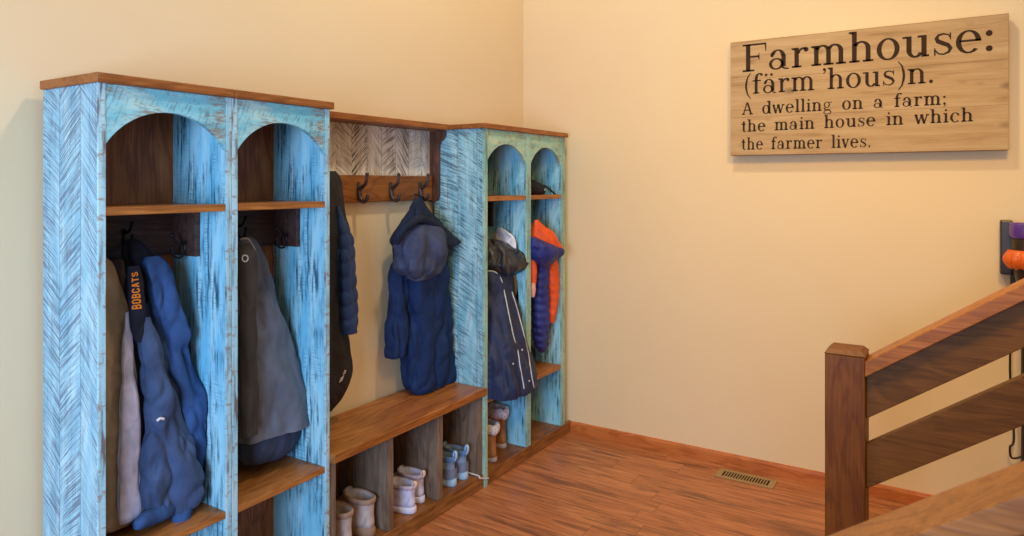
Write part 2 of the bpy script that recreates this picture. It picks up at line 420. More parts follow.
# ------------------------------------------------------------------ wall rack over the bench
t = thing('coat_rack', 'brown wooden coat rack with shelf, pale planks and iron hooks over the bench', 'coat rack', (2.38, WY, 1.43))
obj('shelf_board', MB().box(1.879, 2.878, -.172, WY-.001, 1.8035, 1.832, .003), 'cap', t)
obj('plank_panel', MB().box(1.89, 2.868, -.053, WY-.001, 1.566, 1.802, .001), 'planks', t)
rail = obj('hook_rail', MB().box(1.89, 2.868, -.072, WY-.001, 1.440, 1.566, .004), 'rack', t)
prof = [(WY-.001, 1.802), (-.15, 1.802), (-.15, 1.782), (-.146, 1.768), (-.134, 1.755), (-.12, 1.746), (-.112, 1.732), (-.11, 1.715),
        (-.11, 1.47), (-.106, 1.452), (-.095, 1.438), (-.078, 1.432), (WY-.001, 1.432)]
obj('bracket', MB().prism(prof, 'x', 2.868, 2.888, .003), 'rack_dark', t)
obj('bracket', MB().prism(prof, 'x', 1.870, 1.890, .003), 'rack_dark', t)
HOOKX = (2.115, 2.33, 2.545, 2.765)
for hx in HOOKX:
    def q(a, z): return (hx, -.072-a, 1.505+z)
    mb = MB()
    mb.prism([(hx-.011, 1.475), (hx+.011, 1.475), (hx+.013, 1.50), (hx+.009, 1.535), (hx-.009, 1.535), (hx-.013, 1.50)], 'y', -.076, -.0715, .001)
    mb.tube([q(.003, -.005), q(.02, .004), q(.042, .020), q(.052, .040), q(.054, .062)], [.010, .010, .008, .007, .006], 10)
    mb.ball(q(.054, .065), .009, 10)
    mb.tube([q(.003, .005), q(.006, -.022), q(.014, -.048), q(.032, -.060), q(.050, -.052), q(.058, -.034)], [.011, .0115, .011, .010, .0085, .007], 10)
    mb.ball(q(.058, -.033), .008, 10)
    obj('iron_hook', mb, 'iron', rail, True)

# ------------------------------------------------------------------ garments
def rows_at(rows, t):
    """smooth lookup in a table of rows, t in 0..len-1"""
    n = len(rows); i = min(int(t), n-2); f = t-i
    p0, p1, p2, p3 = rows[max(i-1, 0)], rows[i], rows[i+1], rows[min(i+2, n-1)]
    out = []
    for a, b, c, d in zip(p0, p1, p2, p3):
        m1 = (c-a)/2; m2 = (d-b)/2
        if (b-a)*(c-b) <= 0: m1 = 0
        if (c-b)*(d-c) <= 0: m2 = 0
        out.append((2*f**3-3*f*f+1)*b + (f**3-2*f*f+f)*m1 + (-2*f**3+3*f*f)*c + (f**3-f*f)*m2)
    return out
def drape(rows, y0, asp=.5, seg=120, sub=12, crease=.012, folds=((5, .05, 0, 1), (9, .03, 1, -2)), top_fold=.2, wr=.006, wf=14, quilt=None,
          lim=None, hollow=True, rot=0.0, seed=0, expo=2.3, zmin=0):
    """cloth body lofted down through rows (v, uL, uR[, y]) surveyed on the plane y=y0"""
    rows = [tuple(r) + ((y0,) if len(r) == 3 else ()) for r in rows]
    N = (len(rows)-1)*sub; rings = []
    for j in range(N+1):
        s = j/N
        v, ul, ur, yy = rows_at(rows, j/sub)
        c = at_y((ul+ur)/2, v, yy); d = ray((ul+ur)/2, v); h = math.hypot(d.x, d.y)
        cp, sn = d.x/h, d.y/h
        cr, sr = math.cos(rot), math.sin(rot)
        dx = cp*cr + sn*sr; dy = -cp*sr + sn*cr
        dep = (c.x-CAM.x)*FW[0] + (c.y-CAM.y)*FW[1]
        w = (ur-ul)/2*dep/FOC / h
        a = w/math.sqrt(dy*dy + (asp*dx)**2); b = asp*a
        ring = []
        for k in range(seg):
            th = 2*PI*k/seg
            fm = 1.0; fa = top_fold + (1-top_fold)*min(1, s*1.4)
            for (kk, am, ph, dr) in folds: fm += am*fa*math.sin(kk*th + ph + dr*s*2.2)
            if quilt: 
                qv = abs(math.sin(PI*(c.z)/quilt[0] + quilt[2]*math.sin(th*2))); fm += quilt[1]*(qv**.6 - .7)
            ct, st = math.cos(th), math.sin(th)
            e = 2/expo
            px = a*fm*math.copysign(abs(ct)**e, ct); py = b*fm*math.copysign(abs(st)**e, st)
            X = c.x + px*cr - py*sr; Y = c.y + px*sr + py*cr
            if wr:
                nz = mnoise.noise(Vector((X*wf, Y*wf+seed, c.z*wf*.6)))
                X += wr*nz*ct; Y += wr*nz*st
            if crease:
                q1 = abs(mnoise.noise(Vector((X*11+seed, Y*11, c.z*3.2)))) ; q2 = abs(mnoise.noise(Vector((X*19, Y*19+7, c.z*9+seed))))
                g = crease*(1.6*min(q1, .35) + .8*min(q2, .3) - .35)*min(1, .35+s*1.5)
                X += g*ct; Y += g*st
            if lim and len(lim) > 4 and Y < lim[4]:
                Y = max(Y, lim[2]); X = min(max(X, lim[5]), lim[6])
            elif lim:
                X = min(max(X, lim[0]), lim[1]); Y = min(max(Y, lim[2]), lim[3])
            ring.append(Vector((X, Y, max(c.z, zmin))))
        rings.append(ring)
    if hollow:
        last = rings[-1]; c = sum(last, Vector())/seg
        for k, dz in ((.95, .004), (.90, .03), (.85, .08)):
            rings.append([Vector((c.x+(p.x-c.x)*k, c.y+(p.y-c.y)*k, p.z+dz)) for p in last])
    return MB().loft(rings)
def drape_obj(name, mat, parent, *a, **k):
    lab = k.pop('label', None)
    return obj(name, drape(*a, **k), mat, parent, True, lab)
def px_tube(pts, seg=14, sq=1.0):
    return MB().tube([at_y(u, v, y) for u, v, y, r in pts], [r for *_, r in pts], seg, 6, sq)

M['beige'] = cloth('beige_fleece', (168,148,122), .95, 12, .3)
M['lavender'] = cloth('pale_lavender_fleece', (184,182,202), .95, 16, .3)  # paler lavender tone for the flap in front of the beige body
M['hoodie'] = cloth('slate_blue_softshell', (66,82,112), .8, 11, .5)
M['hoodie_lit_blue'] = cloth('lit_blue_softshell', (54,82,126), .75, 11, .5)  # same hoodie cloth with the sleeve's reflected light put into a bluer colour
M['hoodie_dark'] = cloth('charcoal_blue_fabric', (34,36,48), .85, 11, .4)
M['orange_print'] = plain('orange_print', (236,132,28), .6)
M['grey_coat'] = cloth('grey_coat_shell', (98,102,112), .6, 7, .45, spec=.3)
M['grey_coat_dark'] = cloth('shadowed_olive_cloth', (68,64,60), .85, 9, .3)  # dark olive strip with the coat fold's shadow put into its colour
M['grey_lining'] = cloth('grey_coat_lining', (58,66,84), .7, 9, .3)
M['black_shell'] = cloth('black_shell', (40,37,37), .65, 12, .45, spec=.3)
M['blue_quilt'] = cloth('navy_blue_quilt', (34,58,98), .55, 12, .4, spec=.35)
M['white_print'] = plain('white_print', (225,222,225), .6)
M['navy'] = cloth('navy_parka_shell', (30,48,84), .75, 9, .5)
M['navy_hood'] = cloth('dark_navy_hood', (36,42,58), .8, 10, .4)
M['hood_grey'] = cloth('slate_grey_hood', (66,72,96), .7, 10, .5)
M['navy_coat'] = cloth('dark_navy_coat', (38,46,76), .6, 10, .5, spec=.3)
M['glossy_black'] = cloth('glossy_black_hood', (44,44,48), .35, 14, .7, .014, spec=.5)
M['piping'] = plain('pale_piping', (200,198,196), .5)
M['orange'] = cloth('orange_puffer', (240,88,40), .6, 16, .5, spec=.3)
M['puffer_navy'] = cloth('indigo_puffer', (42,48,116), .55, 14, .4, spec=.35)
M['white_cloth'] = cloth('white_cloth', (224,222,228), .9, 14, .4)
M['olive'] = cloth('olive_cloth', (112,96,58), .9, 12, .4)
M['pink'] = cloth('pale_pink_cloth', (222,160,150), .9, 12, .3)
M['light_blue'] = cloth('light_blue_cloth', (110,170,214), .9, 12, .3)

L1 = (1.044, 1.416, -.375, -.062)
# beige fleece jacket, far left
p = at_y(112, 520, -.22)
t = thing('fleece_jacket', 'beige fleece jacket with pale front flap hanging against the left cabinet side', 'jacket', (1.10, -.22, .50))
drape_obj('body', 'beige', t, [(258,100,106),(264,96,112),(278,92,119),(305,88,126),(340,87,130),(380,87,134),(430,88,137),(480,88,139),(515,88,140),(524,92,138)],
      -.20, .75, lim=L1, folds=((4,.05,0,1),(7,.04,2,1)))
drape_obj('pale_flap', 'lavender', t, [(312,126,129),(340,124,132),(380,121,136),(430,120,139),(480,119,141),(512,118,143),(522,119,134)],
      -.27, .45, lim=L1, folds=((5,.05,0,1),(8,.03,2,1)))

# blue hoodie
t = thing('hooded_sweatshirt', 'slate blue hoodie with vertical orange lettering hanging in the left cabinet', 'hoodie', (1.24, -.2, .5))
body = drape_obj('body', 'hoodie', t, [(262,128,150),(280,128,162),(320,131,174),(360,135,187),(400,138,197),(430,140,203),(470,144,206),(495,148,206),(510,150,205),(516,154,202)],
      -.19, .6, lim=L1, folds=((4,.08,.5,1.5),(7,.07,1,-2),(11,.03,0,2)), wr=.014, wf=12, crease=.035)
drape_obj('hood', 'hoodie_dark', t, [(239,128,136),(244,124,142),(252,122,150),(264,124,158),(280,127,158),(298,129,154),(306,132,150)],
      -.20, .7, lim=L1, folds=((3,.06,0,1),(6,.05,1,1)), top_fold=1, hollow=False)
def tube_in(pts, lim, sq=1.0, seg=18, wr=.006):
    mb = px_tube(pts, seg, sq)
    out = []
    for v in mb.v:
        v = Vector(v); n = mnoise.noise_vector(v*17)*wr; v += n
        out.append((min(max(v.x, lim[0]), lim[1]), min(max(v.y, lim[2]), lim[3]), v.z))
    mb.v = out; return mb
sl = drape_obj('sleeve', 'hoodie_lit_blue', t, [(256,147,160),(264,144,166),(280,146,172),(300,150,177),(340,160,188),(380,170,198),(420,178,205),(460,184,207),(490,187,206),(500,189,204)],
      -.245, .55, lim=L1, folds=((3,.07,0,1.2),(5,.07,1,-1.5),(8,.03,0,2)), top_fold=.8, wr=.012, wf=13, crease=.045, hollow=False)
obj('cuff', tube_in([(187,486,-.27,.030),(183,505,-.29,.031),(181,518,-.30,.030),(180,523,-.30,.022)], L1), 'hoodie_lit_blue', sl, True)
sl = drape_obj('sleeve', 'hoodie', t, [(318,140,150),(345,141,158),(380,145,168),(405,147,174),(425,145,182),(445,144,191),(470,145,196),(495,149,196),(508,154,192),(514,160,184)],
      -.285, .5, lim=L1, folds=((3,.07,.6,1.6),(5,.08,2,-1.2),(9,.03,0,1)), top_fold=.8, wr=.014, wf=12, crease=.05, hollow=False, seed=3)
obj('cuff', tube_in([(172,506,-.28,.028),(160,513,-.30,.027),(147,519,-.31,.024),(138,524,-.32,.018),(133,526,-.32,.010)], L1), 'hoodie_lit_blue', sl, True)
obj('emblem', MB().tube([at_y(157,421,-.3265), at_y(160,418.5,-.3275), at_y(164,419,-.3265)], .004, 8, 4), 'white_print', t, True)

# ---- stroke lettering
class Glyphs:
    """flat letter shapes on a 2-D sheet: list of polygons"""
    def __init__(s): s.p = []
    def R(s, x0, y0, x1, y1): s.p.append([(x0, y0), (x1, y0), (x1, y1), (x0, y1)])
    def S(s, pts, w, caps=False):
        w = w if isinstance(w, (list, tuple)) else [w]*len(pts)
        L = []; Rr = []
        for i, (x, y) in enumerate(pts):
            a = pts[max(i-1, 0)]; b = pts[min(i+1, len(pts)-1)]
            dx, dy = b[0]-a[0], b[1]-a[1]; l = math.hypot(dx, dy) or 1
            nx, ny = -dy/l*w[i]/2, dx/l*w[i]/2
            if 0 < i < len(pts)-1:
                d1 = (x-a[0], y-a[1]); d2 = (b[0]-x, b[1]-y)
                l1 = math.hypot(*d1) or 1; l2 = math.hypot(*d2) or 1
                cs = (d1[0]*d2[0]+d1[1]*d2[1])/l1/l2; k = 1/max(.6, math.sqrt((1+cs)/2)); nx *= k; ny *= k
            L.append((x+nx, y+ny)); Rr.append((x-nx, y-ny))
        for i in range(len(pts)-1): s.p.append([L[i], Rr[i], Rr[i+1], L[i+1]])
    def E(s, cx, cy, rx, ry, tv, th, a0=0, a1=360, n=28):
        for i in range(n):
            q = []
            for a, k in ((a0+(a1-a0)*i/n, 0), (a0+(a1-a0)*(i+1)/n, 0), (a0+(a1-a0)*(i+1)/n, 1), (a0+(a1-a0)*i/n, 1)):
                a = math.radians(a); q.append((cx+(rx-tv*k)*math.cos(a), cy+(ry-th*k)*math.sin(a)))
            s.p.append(q)
    def D(s, cx, cy, r, n=14): s.p.append([(cx+r*math.cos(2*PI*i/n), cy+r*math.sin(2*PI*i/n)) for i in range(n)])
XH, ST, TN = .5, .092, .036
def stem(g, x, y1=XH, foot=True, flag=True):
    g.R(x-ST/2, 0, x+ST/2, y1)
    if foot: g.R(x-ST/2-.065, 0, x+ST/2+.065, TN)
    if flag: g.p.append([(x-ST/2-.075, y1-.035), (x-ST/2, y1-.065), (x, y1-.02), (x, y1), (x-ST/2-.075, y1)])
def arch(g, xl, xr, y=XH):
    cx = (xl+xr)/2; rx = (xr-xl)/2 + ST/2
    g.E(cx, y-.17, rx, .18, ST, .045, 0, 155)
    g.R(xr-ST/2, 0, xr+ST/2, y-.17); g.R(xr-ST/2-.065, 0, xr+ST/2+.065, TN)
def glyph(ch):
    g = Glyphs(); adv = .5
    if ch == 'F':
        g.R(.09, 0, .205, .72); g.R(0, 0, .31, TN); g.R(0, .72-TN, .62, .72); g.p.append([(.575, .72), (.62, .72), (.62, .5), (.60, .5)])
        g.R(.2, .36, .44, .36+TN); g.p.append([(.40, .378), (.445, .48), (.445, .27)]); adv = .66
    elif ch == 'A':
        g.S([(.09, 0), (.33, .72)], TN*1.2); g.S([(.36, .72), (.60, 0)], .11); g.R(.2, .23, .52, .23+TN); g.R(0, 0, .2, TN); g.R(.48, 0, .72, TN); adv = .74
    elif ch in 'aä':
        g.E(.2, .14, .19, .15, .08, .035); g.R(.33, .06, .33+ST, .36); g.E(.235, .34, .19, .17, ST, .035, 0, 165); g.D(.09, .365, .045)
        g.E(.47, .07, .14, .085, .05, .035, 180, 290); adv = .56
        if ch == 'ä': g.D(.13, .66, .05); g.D(.33, .66, .05)
    elif ch == 'r':
        stem(g, .13); g.E(.30, .33, .16, .17, .06, .05, 60, 170); g.D(.36, .44, .06); adv = .46
    elif ch == 'n':
        stem(g, .13); arch(g, .13, .44); adv = .6
    elif ch == 'm':
        stem(g, .13); arch(g, .13, .42); arch(g, .42, .71); adv = .87
    elif ch == 'h':
        stem(g, .13, .75); arch(g, .13, .44); adv = .6
    elif ch == 'o':
        g.E(.26, .25, .25, .265, ST, .038); adv = .55
    elif ch == 'u':
        g.R(.085, .16, .085+ST, XH); g.R(0, XH-TN, .1, XH); g.E(.27, .17, .185, .18, ST, .045, 180, 335); g.R(.40, 0, .40+ST, XH)
        g.R(.32, XH-TN, .42, XH); g.R(.45, 0, .56, TN); adv = .6
    elif ch == 's':
        g.S([(.37, .40), (.33, .455), (.23, .485), (.13, .46), (.09, .39), (.12, .32), (.22, .27), (.32, .22), (.375, .14), (.34, .06), (.24, .015), (.13, .035), (.06, .12)],
            [.03, .03, .035, .05, .075, .09, .095, .09, .075, .05, .035, .03, .03])
        g.p.append([(.355, .5), (.385, .5), (.385, .34), (.365, .34)]); g.p.append([(.04, .17), (.065, .17), (.075, 0), (.04, 0)]); adv = .45
    elif ch == 'e':
        g.E(.26, .25, .25, .265, ST, .038, 0, 318); g.R(.08, .25, .50, .25+TN); adv = .54
    elif ch == 'c':
        g.E(.26, .25, .25, .265, ST, .038, 45, 318); g.D(.41, .40, .055); adv = .51
    elif ch == 'd':
        g.E(.25, .25, .24, .265, ST, .038); g.R(.40, 0, .40+ST, .75); g.R(.31, .75-TN, .44, .75); g.R(.45, 0, .565, TN); adv = .6
    elif ch == 'g':
        g.E(.22, .33, .18, .17, .075, .035); g.E(.25, -.09, .23, .13, .06, .035); g.S([(.13, .18), (.07, .11), (.12, .055), (.36, .035), (.43, -.03)], [.035, .06, .06, .07, .05])
        g.S([(.35, .44), (.44, .47), (.50, .46)], [.03, .04, .06]); adv = .53
    elif ch == 'l':
        stem(g, .14, .75); adv = .29
    elif ch == 'i':
        stem(g, .14); g.D(.14, .66, .058); adv = .29
    elif ch == 'f':
        stem(g, .14, .58, True, False); g.E(.26, .57, .166, .18, ST, .04, 60, 180); g.D(.34, .695, .05); g.R(.0, XH-TN, .32, XH); adv = .37
    elif ch == 't':
        g.R(.10, .1, .10+ST, .64); g.E(.225, .11, .125, .12, ST*.95, .04, 180, 320); g.R(0, XH-TN, .31, XH); adv = .37
    elif ch == 'w':
        g.S([(.07, .5), (.22, 0)], ST); g.S([(.21, 0), (.37, .5)], TN); g.S([(.36, .5), (.51, 0)], ST); g.S([(.50, 0), (.66, .5)], TN)
        for x in (.0, .29, .59): g.R(x, XH-TN, x+.17, XH)
        adv = .77
    elif ch == 'v':
        g.S([(.07, .5), (.23, 0)], ST); g.S([(.225, 0), (.39, .5)], TN); g.R(0, XH-TN, .17, XH); g.R(.32, XH-TN, .47, XH); adv = .48
    elif ch == '(':
        g.S([(.25, .78), (.13, .62), (.08, .42), (.07, .3), (.08, .18), (.13, -.02), (.25, -.18)], [.025, .05, .075, .08, .075, .05, .025]); adv = .30
    elif ch == ')':
        g.S([(.05, .78), (.17, .62), (.22, .42), (.23, .3), (.22, .18), (.17, -.02), (.05, -.18)], [.025, .05, .075, .08, .075, .05, .025]); adv = .32
    elif ch == "'":
        g.D(.1, .70, .05); g.S([(.13, .71), (.13, .62), (.06, .55)], [.05, .04, .02]); adv = .19
    elif ch == '.': g.D(.1, .05, .06); adv = .22
    elif ch == ':': g.D(.1, .06, .066); g.D(.1, .40, .066); adv = .22
    elif ch == ';':
        g.D(.1, .40, .06); g.D(.1, .06, .06); g.S([(.14, .06), (.14, -.03), (.07, -.11)], [.06, .045, .02]); adv = .22
    elif ch == ' ': adv = .34
    else:   # block capitals of the sweatshirt lettering
        b = .15
        if ch == 'B': g.S([(b/2, .1*i) for i in range(9)], b); g.S([(.05, .73), (.36, .73), (.43, .66), (.43, .5), (.37, .42), (.1, .42)], .13); g.S([(.37, .42), (.45, .34), (.45, .14), (.38, .07), (.05, .07)], .13)
        elif ch == 'O': g.S([(.07, .14), (.07, .66), (.15, .73), (.36, .73), (.44, .66), (.44, .14), (.36, .07), (.15, .07), (.07, .14), (.07, .3)], .14)
        elif ch == 'C': g.S([(.44, .52), (.44, .66), (.36, .73), (.15, .73), (.07, .66), (.07, .14), (.15, .07), (.36, .07), (.44, .14), (.44, .28)], .14)
        elif ch == 'T': g.R(0, .66, .52, .8); g.S([(.255, .1*i) for i in range(9)], .15)
        elif ch == '^': g.S([(.06, 0), (.22, .76)], .14); g.S([(.28, .76), (.46, 0)], .14); g.R(.12, .2, .4, .32); g.R(.17, .7, .35, .8)
        elif ch == 'S': g.S([(.44, .58), (.44, .66), (.36, .73), (.15, .73), (.07, .66), (.07, .5), (.15, .42), (.36, .38), (.44, .3), (.44, .14), (.36, .07), (.15, .07), (.07, .14), (.07, .22)], .14)
        adv = .6
    return g.p, adv
def text_polys(txt, track=.02, space=None):
    out = []; x = 0
    for ch in txt:
        p, adv = glyph(ch)
        if ch == ' ' and space: adv = space
        out += [[(a+x, b) for a, b in q] for q in p]; x += adv + track
    return out, x - track
def letters_mb(polys, fn, depth=.0007):
    """fn maps a 2-D point and a height over the surface to space"""
    mb = MB()
    for q in polys:
        n = len(q); A = [fn(a, b, 0) for a, b in q]; B = [fn(a, b, depth) for a, b in q]
        mb.add(A+B, [tuple(range(n, 2*n)), tuple(range(n-1, -1, -1))] + [(i, (i+1) % n, n+(i+1) % n, n+i) for i in range(n)])
    return mb

def surface_point(o, origin, direction):
    """hit point and normal on a mesh object (world coordinates)"""
    off = world_loc(o)
    ok, loc, nor, _ = o.ray_cast(origin-off, direction.normalized())
    return (loc+off, nor) if ok else (None, None)

bpy.context.view_layer.update()
# BOBCATS, reading upwards along the left of the hoodie
strip = drape_obj('chest_panel', 'hoodie_dark', t, [(266,127,140),(280,127,143),(300,128,145),(318,129.2,146),(332,132,146),(342,136,144)], -.285, .5, lim=L1,
                  folds=((3,.03,0,1),), top_fold=1, wr=.002, hollow=False)
bpy.context.view_layer.update()
polys, W = text_polys('BOBC^TS', .06)
def on_strip(a, b, h):
    f = a/W
    wd = 10.0 - 4.2*f; v0 = 309.5 - 37.5*f
    u = 131.8 + wd*(1 - b/.8); v = v0 - 1.0*(1-b/.8)
    d = ray(u, v); p, n = surface_point(strip, CAM, d)
    if p is None: p = at_y(u, v, -.32)
    return p - d.normalized()*(.0018 + h)
obj('lettering', letters_mb(polys, on_strip), 'orange_print', t, label='orange vertical lettering')

# long grey coat
L2 = (1.469, 1.841, -.378, -.062)
t = thing('long_coat', 'long grey coat with flared hem hanging in the second cabinet', 'coat', (1.62, -.2, .5))
cb = drape_obj('body', 'grey_coat', t, [(237,240,251),(244,236,258),(258,233,263),(285,231,271),(320,230,282),(355,230,293),(390,230,304.5),(415,231,313),(427,232,317.5)],
      -.20, .55, lim=L2, folds=((3,.05,2.2,.6),(5,.05,.3,.5),(8,.02,0,1)), wr=.008, wf=9, crease=.02)
drape_obj('lining', 'grey_lining', t, [(400,236,300),(430,236,303),(448,238,298),(457,244,288)], -.20, .55, lim=L2, folds=((3,.04,2.2,.6),(6,.03,0,1)))
cf = drape_obj('front_opening', 'grey_coat_dark', t, [(244,238,250),(260,238,256),(300,239,257),(350,240,257),(400,241,258),(436,242,257)], -.305, .5, lim=L2, folds=((4,.05,0,1),), wr=.004)
bpy.context.view_layer.update()
def on_coat(u, v, e=.001):
    d = ray(u, v); hits = [q for q in (surface_point(o, CAM, d)[0] for o in (cf, cb)) if q is not None]
    return (min(hits, key=lambda q: (q-CAM).length) if hits else at_y(u, v, -.27)) - d.normalized()*e
obj('collar_trim', MB().tube([on_coat(240.5, 239.5), on_coat(244, 238.5), on_coat(248, 239), on_coat(251, 242.5), on_coat(255, 250)], .0035, 8), 'piping', t, True, 'pale collar trim')
obj('snap_button', MB().tube([on_coat(245+2.9*math.cos(q), 258.5+3.2*math.sin(q)) for q in [2*PI*i/12 for i in range(13)]], .0025, 8, 2), 'piping', t, True)

# black jacket with blue sleeve, hung beside the grey coat's cabinet
HK = Vector((2.155, -.10, 1.455))
t = thing('ski_jacket', 'black jacket with blue quilted sleeve hanging beside the lockers over the bench', 'jacket', (2.12, -.13, .6))
LJ = (1.880, 2.60, -.40, -.056)
body = drape_obj('body', 'black_shell', t, [(171,327,336),(178,323,341),(192,319,343.5),(215,315,347),(233,312,350),(244,311,347),(280,310,344),(320,310,345),(350,311,348),(372,312,350),(388,313,348),(400,315,342),(411,318,333)],
      -.17, .42, lim=LJ, folds=((4,.04,.5,1),(7,.03,0,-1)), wr=.006)
drape_obj('sleeve', 'blue_quilt', t, [(206,337,339),(220,337,344.5),(236,337,352.5),(250,336,354),(275,337,355),(300,338,356.5),(322,339,357.5),(333,340,358)],
      -.21, .7, lim=LJ, quilt=(.06, .14, .35), folds=((3,.03,0,1),), wr=.002, label='blue quilted sleeve')
bpy.context.view_layer.update()
def jac(u, v, h):
    d = ray(u, v); p, n = surface_point(body, CAM, d)
    if p is None: p = at_y(u, v, -.2)
    return p - d.normalized()*(.0015+h)
gg = Glyphs()
for r in (.28, .52, .76): gg.E(.02, .2, r+.10, r+.10, .12, .12, 5, 88, 8)
gg.R(-.95, .62, -.12, .84); gg.R(-.95, .32, -.12, .54); gg.R(-.95, .02, -.12, .24)
obj('logo', letters_mb(gg.p, lambda a, b, h: jac(343.2+4.2*(a*.55+(b-.5)*.95), 375.5-7.5*(a*.85+.02)+3.2*(.5-b), h)), 'white_print', t, label='small white logo')

obj('hanging_loop', MB().tube([at_y(329,174,-.17), (2.112, -.12, 1.475), (2.112, -.104, 1.447), (2.119, -.104, 1.447), (2.119, -.12, 1.475), at_y(333,174,-.17)], .003, 8), 'black_shell', t, True)
# navy parka on the last rack hook
t = thing('parka', 'long navy parka with grey hood hanging above the bench', 'coat', (2.80, -.14, .51))
LP = (2.2, 2.886, -.42, -.052)
drape_obj('body', 'navy', t, [(258,398,444),(275,400,447),(300,402,449),(325,404,450),(350,405,451),(372,405,452),(380,406,452),(386,410,450)],
      -.15, .5, lim=LP, zmin=.506, folds=((3,.06,1.2,.8),(5,.05,0,1.2),(8,.03,2,-1)), wr=.016, wf=11, crease=.035)
sl = drape_obj('sleeve', 'navy', t, [(256,395,408),(272,391,409),(290,389,409),(315,387.5,408),(340,387,406.5),(354,387.5,405),(357,389,404)],
      -.14, .8, lim=LP, folds=((3,.05,0,1),(6,.04,1,2)), wr=.01, crease=.025)
drape_obj('sleeve', 'navy', t, [(262,438,448),(285,440,450),(310,442,452),(335,444,453),(348,446,453)], -.13, .7, lim=LP, folds=((3,.05,0,1),), wr=.006)
drape_obj('collar', 'navy_hood', t, [(198,416,420),(203,413,423),(212,409,430),(222,404,440),(232,400,450),(239,398,457),(243,398,461),(247,398,456),(254,398,447),(266,396,446),(274,398,444)],
      -.165, .5, lim=LP, folds=((3,.06,.3,.5),(5,.05,0,1)), top_fold=1, hollow=False, wr=.012, crease=.03)
hd = drape_obj('hood', 'hood_grey', t, [(224,414,434),(230,408,441),(238,402,445),(250,398,446),(264,398,443),(272,402,440),(278,409,434),(280,414,428)],
      -.215, .55, lim=LP, folds=((3,.07,2.2,.4),(5,.06,.5,.6),(8,.03,0,1)), top_fold=1, hollow=False, wr=.014, wf=15, crease=.03, label='slate grey hood')
obj('hood_rim', MB().tube([at_y(396,244,-.20), at_y(399,235,-.215), at_y(407,226,-.235), at_y(419,219,-.24), at_y(433,223,-.24), at_y(445,233,-.22), at_y(452,243,-.195)], [.012,.017,.020,.020,.019,.017,.012], 14), 'navy_hood', t, True)
obj('hanging_loop', MB().tube([at_y(417,200,-.16), at_y(415,194,-.125), (2.762, -.104, 1.447), (2.768, -.104, 1.447), at_y(421,196,-.13), at_y(420,201,-.16)], .003, 8), 'navy_hood', t, True)

# right cabinet, left bay
L3 = (2.922, 3.304, -.375, -.082)
t = thing('winter_coat', 'dark navy coat with glossy black hood and pale piping in the corner cabinet', 'coat', (3.1, -.28, .5))
body = drape_obj('body', 'navy_coat', t, [(262,487,505,-.24),(275,486,512,-.27),(300,486,517,-.30),(325,487,522,-.34),(350,488,528,-.39),(370,489,534,-.41),(386,489.5,538,-.42),(391,490.5,538.5,-.42)],
      -.3, .45, lim=(2.922, 3.304, -.55, -.082, -.386, 2.94, 3.42), folds=((3,.05,0,.5),(6,.05,1,.8),(9,.03,0,1)), wr=.014, wf=12, crease=.03)
drape_obj('hood', 'glossy_black', t, [(239,487,494,-.24),(243,485,506,-.24),(249,484,521,-.25),(255,484,525,-.26),(264,485,525,-.27),(271,490,521,-.27),(276,497,516,-.27)],
      -.25, .6, lim=(2.922, 3.304, -.5, -.082, -.386, 2.94, 3.42), folds=((3,.07,0,.6),(6,.07,1,1)), top_fold=1, hollow=False, wr=.016, wf=15, crease=.035)
bpy.context.view_layer.update()
def on_body(o, u, v, e=.001):
    p, n = surface_point(o, CAM, ray(u, v)); return (p - ray(u, v).normalized()*e) if p is not None else at_y(u, v, -.45)
obj('piping', MB().tube([on_body(body, u, v) for u, v in ((488,271),(495,272),(501,279),(505,295),(509,315),(514,338),(518,352),(520,366),(523,382),(524,389))], .0035, 6, 4), 'piping', t, True)
obj('piping', MB().tube([on_body(body, u, v) for u, v in ((512,292),(518,312),(524,335),(528,352),(531,372),(534,388))], .0035, 6, 4), 'piping', t, True)
for u, v in ((522,350),(513,364),(529,381)):
    obj('snap_button', MB().ball(on_body(body, u, v, 0), .007, 8), 'silver', t, True)
obj('pocket_flap', MB().loft([[on_body(body, u, v, e) for u, v in ((517,362),(526,358),(528,368),(519,372))] for e in (-.003, .006)]), 'grey_lining', t)

t = thing('white_shirt', 'white cloth garment on a hook behind the dark navy coat', 'shirt', (3.15, -.16, 1.2))
drape_obj('body', 'white_cloth', t, [(228,497,502),(232,495,508),(238,494,514),(246,493,515.5),(252,494,515)], -.25, .25, rot=PI/2, lim=L3, crease=.02, folds=((4,.07,0,1),(7,.05,1,1)), top_fold=1)
obj('hanging_loop', MB().tube([at_x(498,231,3.275), at_x(498,224,3.27), at_x(499.5,219,3.25), at_x(501,224,3.27), at_x(501,231,3.275)], .0035, 8), 'light_blue', t, True, 'light blue loop')
t = thing('olive_jacket', 'olive garment half hidden behind the dark navy coat', 'jacket', (3.2, -.17, .6))
drape_obj('body', 'olive', t, [(258,503,512),(270,503,514),(285,504,518),(305,505,521),(330,505,524),(360,506,526),(380,507,526)], -.28, .3, rot=PI/2, lim=L3, folds=((4,.06,0,1),(7,.04,1,1)))

